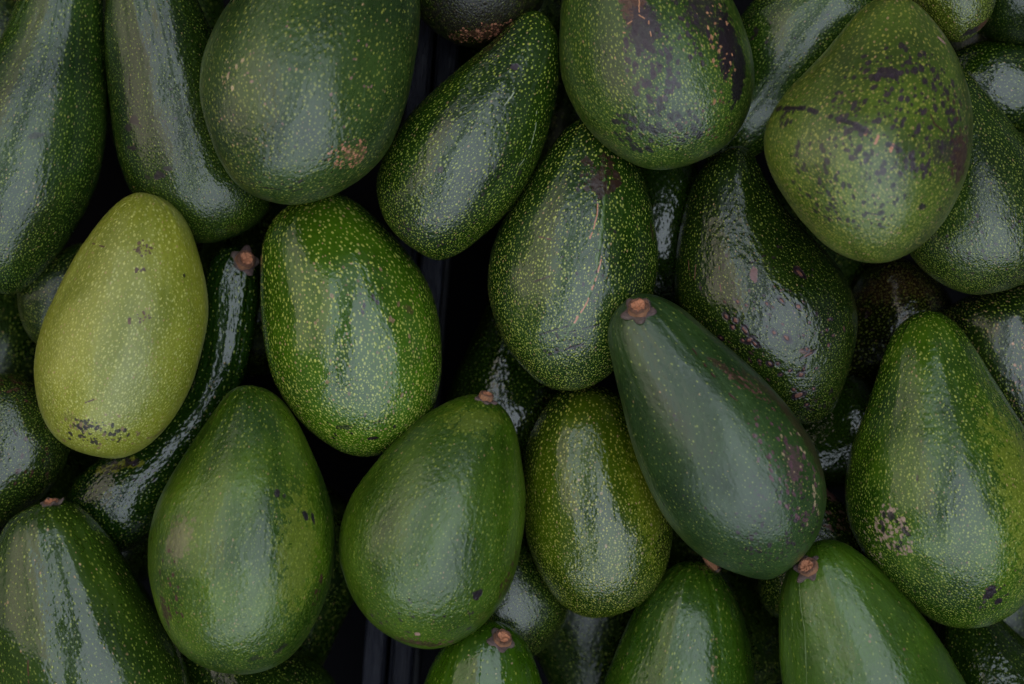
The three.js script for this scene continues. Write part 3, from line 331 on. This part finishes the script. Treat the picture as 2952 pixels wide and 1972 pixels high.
// ------------------------------------------------------------------ kinds of skin
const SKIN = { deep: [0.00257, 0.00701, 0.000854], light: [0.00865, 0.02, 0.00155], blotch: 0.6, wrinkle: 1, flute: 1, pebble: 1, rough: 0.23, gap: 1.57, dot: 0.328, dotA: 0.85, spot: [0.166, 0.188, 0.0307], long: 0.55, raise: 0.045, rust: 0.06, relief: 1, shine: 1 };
const kind = (o) => ({ ...SKIN, ...o });
const FRUITS = [
  ['a1', 'large dark bluish-green avocado with fine yellow dots and a faint dark streak near its base', kind({ deep: [0.00483, 0.0143, 0.00191], light: [0.0142, 0.033, 0.0033], gap: 1.53, dot: 0.328, wrinkle: 0.8 })],
  ['a2', 'dark bent avocado with small black corky pits, squeezed beside the large bluish-green one', kind({ deep: [0.00477, 0.0127, 0.00109], light: [0.013, 0.0276, 0.00205], gap: 1.35, dot: 0.25, wrinkle: 0.9, flute: 1.3 })],
  ['a3', 'large grey-green avocado with an orange scabby patch at its rounded base', kind({ deep: [0.00842, 0.0196, 0.00388], light: [0.0238, 0.0463, 0.00684], gap: 2.25, dot: 0.484, wrinkle: 1.3, rough: 0.3, spot: [0.166, 0.173, 0.0307] })],
  ['a5', 'glossy green pear-shaped avocado with a pale curved scratch and one purple spot', kind({ deep: [0.00358, 0.0117, 0.000706], light: [0.0114, 0.0276, 0.00147], gap: 1.44, dot: 0.359, spot: [0.211, 0.237, 0.0358] })],
  ['a6', 'big green avocado with brown cracked scar, purple blotches and black-pitted base', kind({ deep: [0.00832, 0.021, 0.00192], light: [0.0232, 0.0488, 0.00462], gap: 1.57, dot: 0.39, rough: 0.33, wrinkle: 0.9, long: 0.9, pebble: 1.5 })],
  ['a7', 'smooth green avocado lying slantwise behind the two blotched purple-spotted avocados', kind({ deep: [0.00712, 0.0183, 0.00151], light: [0.0179, 0.0419, 0.00287], gap: 1.22, dot: 0.281, wrinkle: 0.7, spot: [0.181, 0.209, 0.0409] })],
  ['a8', 'broad avocado covered in purple spots with a long dark scar across its middle', kind({ deep: [0.018, 0.0315, 0.00285], light: [0.0516, 0.0806, 0.0061], gap: 1.53, dot: 0.437, rough: 0.36, wrinkle: 0.9, spot: [0.196, 0.188, 0.0358], rust: 0.12, long: 0.5 })],
  ['a9', 'pale yellow-green avocado with a dark brown scab on its end', kind({ deep: [0.0137, 0.0222, 0.00233], light: [0.0304, 0.0438, 0.00392], gap: 1.17, dot: 0.328, pebble: 1.6, detail: 1 })],
  ['a11', 'speckled dark green avocado tucked under the purple-spotted one, its base purplish', kind({ deep: [0.00597, 0.014, 0.00195], light: [0.0144, 0.0314, 0.00294], gap: 1.08, dot: 0.281, long: 0.8, spot: [0.181, 0.195, 0.0358], pebble: 1.5 })],
  ['a12', 'densely speckled green avocado with a long pale scar line running down its front', kind({ deep: [0.00429, 0.014, 0.000971], light: [0.013, 0.0325, 0.00205], gap: 1.3, dot: 0.335, spot: [0.248, 0.26, 0.0512], dotA: 0.95 })],
  ['a13', 'dark glossy bent avocado pitted with brown corky spots', kind({ deep: [0.00338, 0.00848, 0.000909], light: [0.0096, 0.0209, 0.00171], gap: 1.17, dot: 0.257, wrinkle: 1.5, rough: 0.21, spot: [0.15, 0.165, 0.0307] })],
  ['a14', 'grey-green avocado with a brown cut stem and pinkish streaks, lying on top of others', kind({ deep: [0.00757, 0.0194, 0.00448], light: [0.0171, 0.0384, 0.0071], gap: 2.61, dot: 0.351, dotA: 0.65, rough: 0.34, wrinkle: 0.8, flute: 1.2, spot: [0.166, 0.188, 0.0358], long: 0.3 })],
  ['a15', 'big bright green avocado turning yellow-green on one side with a beige speckled scab', kind({ deep: [0.00756, 0.0231, 0.000942], light: [0.0275, 0.06, 0.00229], gap: 1.35, dot: 0.328, wrinkle: 0.8, blotch: 0.9, spot: [0.226, 0.245, 0.0461] })],
  ['a19', 'plump light-green avocado thickly dotted with large yellow specks, beside the crate rim', kind({ deep: [0.0134, 0.0356, 0.0015], light: [0.0348, 0.0789, 0.00307], gap: 1.57, dot: 0.437, dotA: 0.95, spot: [0.264, 0.275, 0.0562], wrinkle: 0.6, rust: 0.1, rough: 0.17 })],
  ['lime20', 'pale lime-green avocado with dark freckles round its base', kind({ deep: [0.0952, 0.11, 0.0077], light: [0.151, 0.158, 0.0132], gap: 1.3, dot: 0.39, dotA: 0.7, rough: 0.36, wrinkle: 0.5, spot: [0.306, 0.303, 0.093], rust: 0.08, long: 0.5 })],
  ['long21', 'long-necked dark glossy avocado with brown star-shaped stem, wedged under the lime-green one', kind({ deep: [0.00239, 0.0089, 0.00101], light: [0.00724, 0.02, 0.00171], gap: 2.07, dot: 0.328, wrinkle: 1.9, flute: 1.6, rough: 0.13, raise: 0.13, dotA: 0.75 })],
  ['left22', 'grey-sheened dark avocado with maroon specks lying sideways below the lime-green one', kind({ deep: [0.00428, 0.00983, 0.00157], light: [0.0108, 0.0228, 0.00276], gap: 1.35, dot: 0.281, wrinkle: 1.3, rough: 0.17, flute: 1.6 })],
  ['b24', 'green avocado with a torn papery stem collar and no stem left', kind({ deep: [0.00757, 0.0183, 0.0017], light: [0.0197, 0.0408, 0.00324], gap: 1.98, dot: 0.367, wrinkle: 0.8, flute: 1.4, rough: 0.17 })],
  ['a25', 'green avocado with black nicks on its side and a maroon bruise near its base', kind({ deep: [0.0117, 0.031, 0.0013], light: [0.0427, 0.0791, 0.00252], gap: 1.57, dot: 0.367, dotA: 0.6, blotch: 0.8, rough: 0.31, wrinkle: 1.3 })],
  ['a26', 'yellowish-green pear-shaped avocado with a side-on cut stem and one black blot', kind({ deep: [0.014, 0.0335, 0.0013], light: [0.0377, 0.074, 0.00252], gap: 1.8, dot: 0.367, dotA: 0.6, rough: 0.31, wrinkle: 1.2 })],
  ['a27', 'olive-green avocado thickly covered in tiny yellow dots, under the grey-green stemmed one', kind({ deep: [0.0102, 0.0231, 0.000942], light: [0.0343, 0.0551, 0.00186], gap: 1.3, dot: 0.328, blotch: 0.9, wrinkle: 1.1, pebble: 1.5, spot: [0.257, 0.245, 0.0512], rough: 0.17 })],
  ['b29', 'bright green avocado with a brown cut stem, below the yellowish-green pear-shaped one', kind({ deep: [0.0121, 0.0331, 0.00118], light: [0.0297, 0.0673, 0.00256], gap: 2.7, dot: 0.39, dotA: 0.7, wrinkle: 0.8, flute: 1.2, rough: 0.16 })],
  ['b30', 'green avocado with a stubby brown twig stem lying sideways at its tip', kind({ deep: [0.0102, 0.0298, 0.00118], light: [0.0252, 0.0576, 0.00256], gap: 2.07, dot: 0.328, dotA: 0.7, wrinkle: 1.1, flute: 1.6, long: 1.1, rough: 0.29 })],
  ['b31', 'light green avocado with a pale ridge running down from its cut stem', kind({ deep: [0.0136, 0.0347, 0.00165], light: [0.032, 0.0695, 0.00342], gap: 2.43, dot: 0.328, dotA: 0.6, wrinkle: 1.2, flute: 1.6, rough: 0.31 })],
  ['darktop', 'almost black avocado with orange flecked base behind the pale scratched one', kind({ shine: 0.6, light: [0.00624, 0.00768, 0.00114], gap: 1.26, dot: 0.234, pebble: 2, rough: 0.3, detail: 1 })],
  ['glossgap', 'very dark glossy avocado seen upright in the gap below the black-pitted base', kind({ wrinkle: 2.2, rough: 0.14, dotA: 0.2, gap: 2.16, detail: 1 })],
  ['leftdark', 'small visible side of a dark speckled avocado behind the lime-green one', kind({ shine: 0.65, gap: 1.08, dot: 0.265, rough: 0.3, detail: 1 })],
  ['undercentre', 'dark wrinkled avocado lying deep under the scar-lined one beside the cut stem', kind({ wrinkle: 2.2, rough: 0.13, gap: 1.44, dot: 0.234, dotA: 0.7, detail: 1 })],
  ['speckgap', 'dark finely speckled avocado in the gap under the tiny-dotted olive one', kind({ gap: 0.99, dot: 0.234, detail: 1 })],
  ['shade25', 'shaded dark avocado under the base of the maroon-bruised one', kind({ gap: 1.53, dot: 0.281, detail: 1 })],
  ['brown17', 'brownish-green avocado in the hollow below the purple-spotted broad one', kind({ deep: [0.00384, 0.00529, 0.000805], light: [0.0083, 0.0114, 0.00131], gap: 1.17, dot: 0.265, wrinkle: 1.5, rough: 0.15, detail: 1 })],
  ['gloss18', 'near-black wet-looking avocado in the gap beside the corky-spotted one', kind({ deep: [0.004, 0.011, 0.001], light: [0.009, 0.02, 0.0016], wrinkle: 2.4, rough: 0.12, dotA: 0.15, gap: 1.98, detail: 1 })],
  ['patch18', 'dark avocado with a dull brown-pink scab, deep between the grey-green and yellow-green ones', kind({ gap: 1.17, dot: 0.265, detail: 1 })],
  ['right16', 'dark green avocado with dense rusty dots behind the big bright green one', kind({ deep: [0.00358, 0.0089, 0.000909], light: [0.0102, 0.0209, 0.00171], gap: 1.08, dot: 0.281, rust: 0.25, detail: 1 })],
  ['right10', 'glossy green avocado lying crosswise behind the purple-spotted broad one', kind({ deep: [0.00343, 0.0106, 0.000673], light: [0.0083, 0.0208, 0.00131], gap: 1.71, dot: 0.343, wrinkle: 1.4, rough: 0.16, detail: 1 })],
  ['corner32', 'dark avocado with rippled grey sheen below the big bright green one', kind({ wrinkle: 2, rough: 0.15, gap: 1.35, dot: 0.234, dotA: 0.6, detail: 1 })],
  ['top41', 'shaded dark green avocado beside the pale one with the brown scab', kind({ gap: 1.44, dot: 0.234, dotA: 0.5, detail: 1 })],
];
const IN_GAPS = {
  1: 'between the black-pitted bent one and the orange-scabbed one', 2: 'beside the lime-green one and the sideways maroon-specked one', 3: 'beside the star-shaped stem of the long-necked one',
  4: 'between the maroon-bruised one and the yellowish-green pear-shaped one', 5: 'between the pale-scratched one and the scar-lined one', 6: 'between the twig-stemmed one and the pale-ridged one',
  7: 'below the tiny-dotted olive one, beside the twig-stemmed one', 8: 'under the glossy crosswise one', 10: 'between the scar-lined one and the corky-spotted one', 11: 'under the base of the big bright green one',
  12: 'under the almost black orange-flecked one', 13: 'between the sideways maroon-specked one and the torn-collared one', 14: 'behind the neck of the large bluish-green one', 16: 'beside the one with rippled grey sheen',
};
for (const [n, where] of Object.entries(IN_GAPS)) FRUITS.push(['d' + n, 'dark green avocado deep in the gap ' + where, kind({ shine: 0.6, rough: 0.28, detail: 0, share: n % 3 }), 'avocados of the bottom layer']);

// ------------------------------------------------------------------ stems
const bark = new THREE.MeshStandardMaterial({ color: new THREE.Color(0.14, 0.056, 0.027), roughness: 0.9, vertexColors: true, name: 'cut stem' });
const sepal = new THREE.MeshStandardMaterial({ color: new THREE.Color(0.06, 0.034, 0.029), roughness: 0.85, vertexColors: true, name: 'dry collar' });
function addStem(group, s, seed) {
  const [theta, phi, size, type] = s.stem, a = new THREE.Vector3(), b = new THREE.Vector3(), c = new THREE.Vector3(), rnd = rng(seed + 77);
  point(s, theta, phi, seed, a); point(s, Math.max(0.01, theta + 0.03), phi, seed, b); point(s, theta, phi + 0.05, seed, c);
  const n = new THREE.Vector3().crossVectors(b.clone().sub(a), c.clone().sub(a)).normalize();
  const centre = new THREE.Vector3(0, s.pitch * (a.x + 12), 0); centre.x = a.x + 12;
  if (n.dot(a.clone().sub(centre)) < 0) n.negate();
  if (type === 'twig') n.lerp(new THREE.Vector3(-0.6, 0.2, 0.8).normalize(), 0.75).normalize();
  const q = new THREE.Quaternion().setFromUnitVectors(new THREE.Vector3(0, 1, 0), n), at = a.clone();
  const knobR = size * (type === 'twig' ? 0.42 : type === 'side' ? 0.62 : 0.6), knobH = size * (type === 'twig' ? 2.1 : type === 'collar' ? 0.12 : type === 'side' ? 0.55 : 0.42);
  const build = (name, ringFn, rings, material, tint) => {
    const S = 40, pos = [], colr = [], idx = [];
    for (let j = 0; j < rings; j++) for (let i = 0; i <= S; i++) {
      const ang = (i % S) / S * 2 * Math.PI, p = ringFn(j / (rings - 1), ang);
      pos.push(p[0] / 1000, p[1] / 1000, p[2] / 1000);
      const t = tint(j / (rings - 1), ang); colr.push(...t);
      if (i < S && j < rings - 1) { const o = j * (S + 1) + i; idx.push(o, o + S + 1, o + 1, o + 1, o + S + 1, o + S + 2); }
    }
    const g = new THREE.BufferGeometry();
    g.setAttribute('position', new THREE.Float32BufferAttribute(pos, 3));
    g.setAttribute('color', new THREE.Float32BufferAttribute(colr, 3));
    g.setIndex(idx); g.computeVertexNormals();
    const m = new THREE.Mesh(g, material); m.name = name; m.castShadow = m.receiveShadow = true;
    return m;
  };
  const sd = rnd() * 50;
  const stem = build('stem', (v, ang) => {
    // side from below the skin to the rim, then the rough cut face
    const w = 1 + 0.16 * P(Math.cos(ang) * 1.6 + sd, Math.sin(ang) * 1.6, v * 3);
    if (v < 0.45) { const f = v / 0.45; return [knobR * w * Math.cos(ang) * mix(1.12, 0.95, f), mix(-1.2, knobH, f), knobR * w * Math.sin(ang) * mix(1.12, 0.95, f)]; }
    const f = (v - 0.45) / 0.55, r = knobR * w * 0.95 * (1 - f) + 0.01;
    return [r * Math.cos(ang), knobH + size * 0.16 * P(r * Math.cos(ang) * 1.1 + sd, r * Math.sin(ang) * 1.1, 4.4) * Math.min(1, f * 4) - size * 0.1 * smooth(0.2, 1, f), r * Math.sin(ang)];
  }, 18, bark, (v, ang) => { const g = 0.75 + 0.8 * Math.abs(P(Math.cos(ang) * 4 * (1.4 - v) + sd, Math.sin(ang) * 4 * (1.4 - v), v * 6)) + (v > 0.62 ? 0.9 : v > 0.36 ? -0.45 : 0.1); return [g, g * (v < 0.45 ? 1.05 : 0.96), g * 0.95]; });
  stem.position.copy(at).multiplyScalar(0.001); stem.quaternion.copy(q);
  group.add(stem);
  const lobes = 5 + Math.floor(rnd() * 2), ph0 = rnd() * 6, len = [];
  for (let i = 0; i < lobes; i++) len.push(rnd());
  const collar = build('collar', (v, ang) => {
    const u = (ang / (2 * Math.PI) * lobes + ph0) % lobes, i = Math.floor(u), f = u - i, tip = Math.pow(Math.sin(Math.PI * f), 2.2) * (0.15 + 0.75 * len[i % lobes]);
    const top = v > 0.5, w = top ? (v - 0.5) * 2 : v * 2, r = top ? mix(knobR * (1.22 + 0.85 * tip * (type === 'twig' ? 0.4 : 1)), knobR * 0.85, w) : mix(knobR * 0.9, knobR * (1.22 + 0.85 * tip * (type === 'twig' ? 0.4 : 1)), w);
    const out = (r - knobR) / knobR, curl = (type === 'collar' ? 0.9 : 0.35) * tip;
    return [r * Math.cos(ang), -0.35 + out * curl * size * 0.8 + 0.35 * P(Math.cos(ang) * 3 + sd, Math.sin(ang) * 3, 9) + (top ? size * 0.1 * (0.4 + w) : -0.5) - out * out * 0.35, r * Math.sin(ang)];
  }, 15, sepal, (v, ang) => { const g = 0.8 + 0.5 * P(Math.cos(ang) * 5 + sd, Math.sin(ang) * 5, v * 4), k = 0.5 + 0.5 * Math.cos(ang * 2 + sd); return [g, g * mix(0.95, 1.25, k * 0.6), g]; });
  stem.add(collar);
}

// ------------------------------------------------------------------ put them in place
const shared = {};
let seed = 1;
for (const [id, label, skin, group] of FRUITS) {
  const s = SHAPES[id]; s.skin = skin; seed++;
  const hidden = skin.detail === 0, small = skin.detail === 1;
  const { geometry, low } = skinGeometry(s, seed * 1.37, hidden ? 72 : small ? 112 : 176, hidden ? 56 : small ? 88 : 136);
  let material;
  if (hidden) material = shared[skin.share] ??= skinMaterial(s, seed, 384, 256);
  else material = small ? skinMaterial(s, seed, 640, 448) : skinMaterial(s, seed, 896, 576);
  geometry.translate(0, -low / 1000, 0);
  let o;
  if (s.stem) {
    o = new THREE.Group();
    mesh('skin', geometry, material, o);
    const inner = new THREE.Group(); addStem(inner, s, seed * 1.37);
    const st = inner.children[0]; st.position.y -= low / 1000; o.add(st);
  } else { o = new THREE.Mesh(geometry, material); o.castShadow = o.receiveShadow = true; }
  o.name = numbered('avocado');
  o.userData = { label, category: 'avocado', group };
  o.position.set(s.p[0] / 1000, (s.p[1] + low) / 1000, s.p[2] / 1000);
  o.rotation.y = -THREE.MathUtils.degToRad(s.yaw);
  scene.add(o);
}
renderer.render(scene, camera);
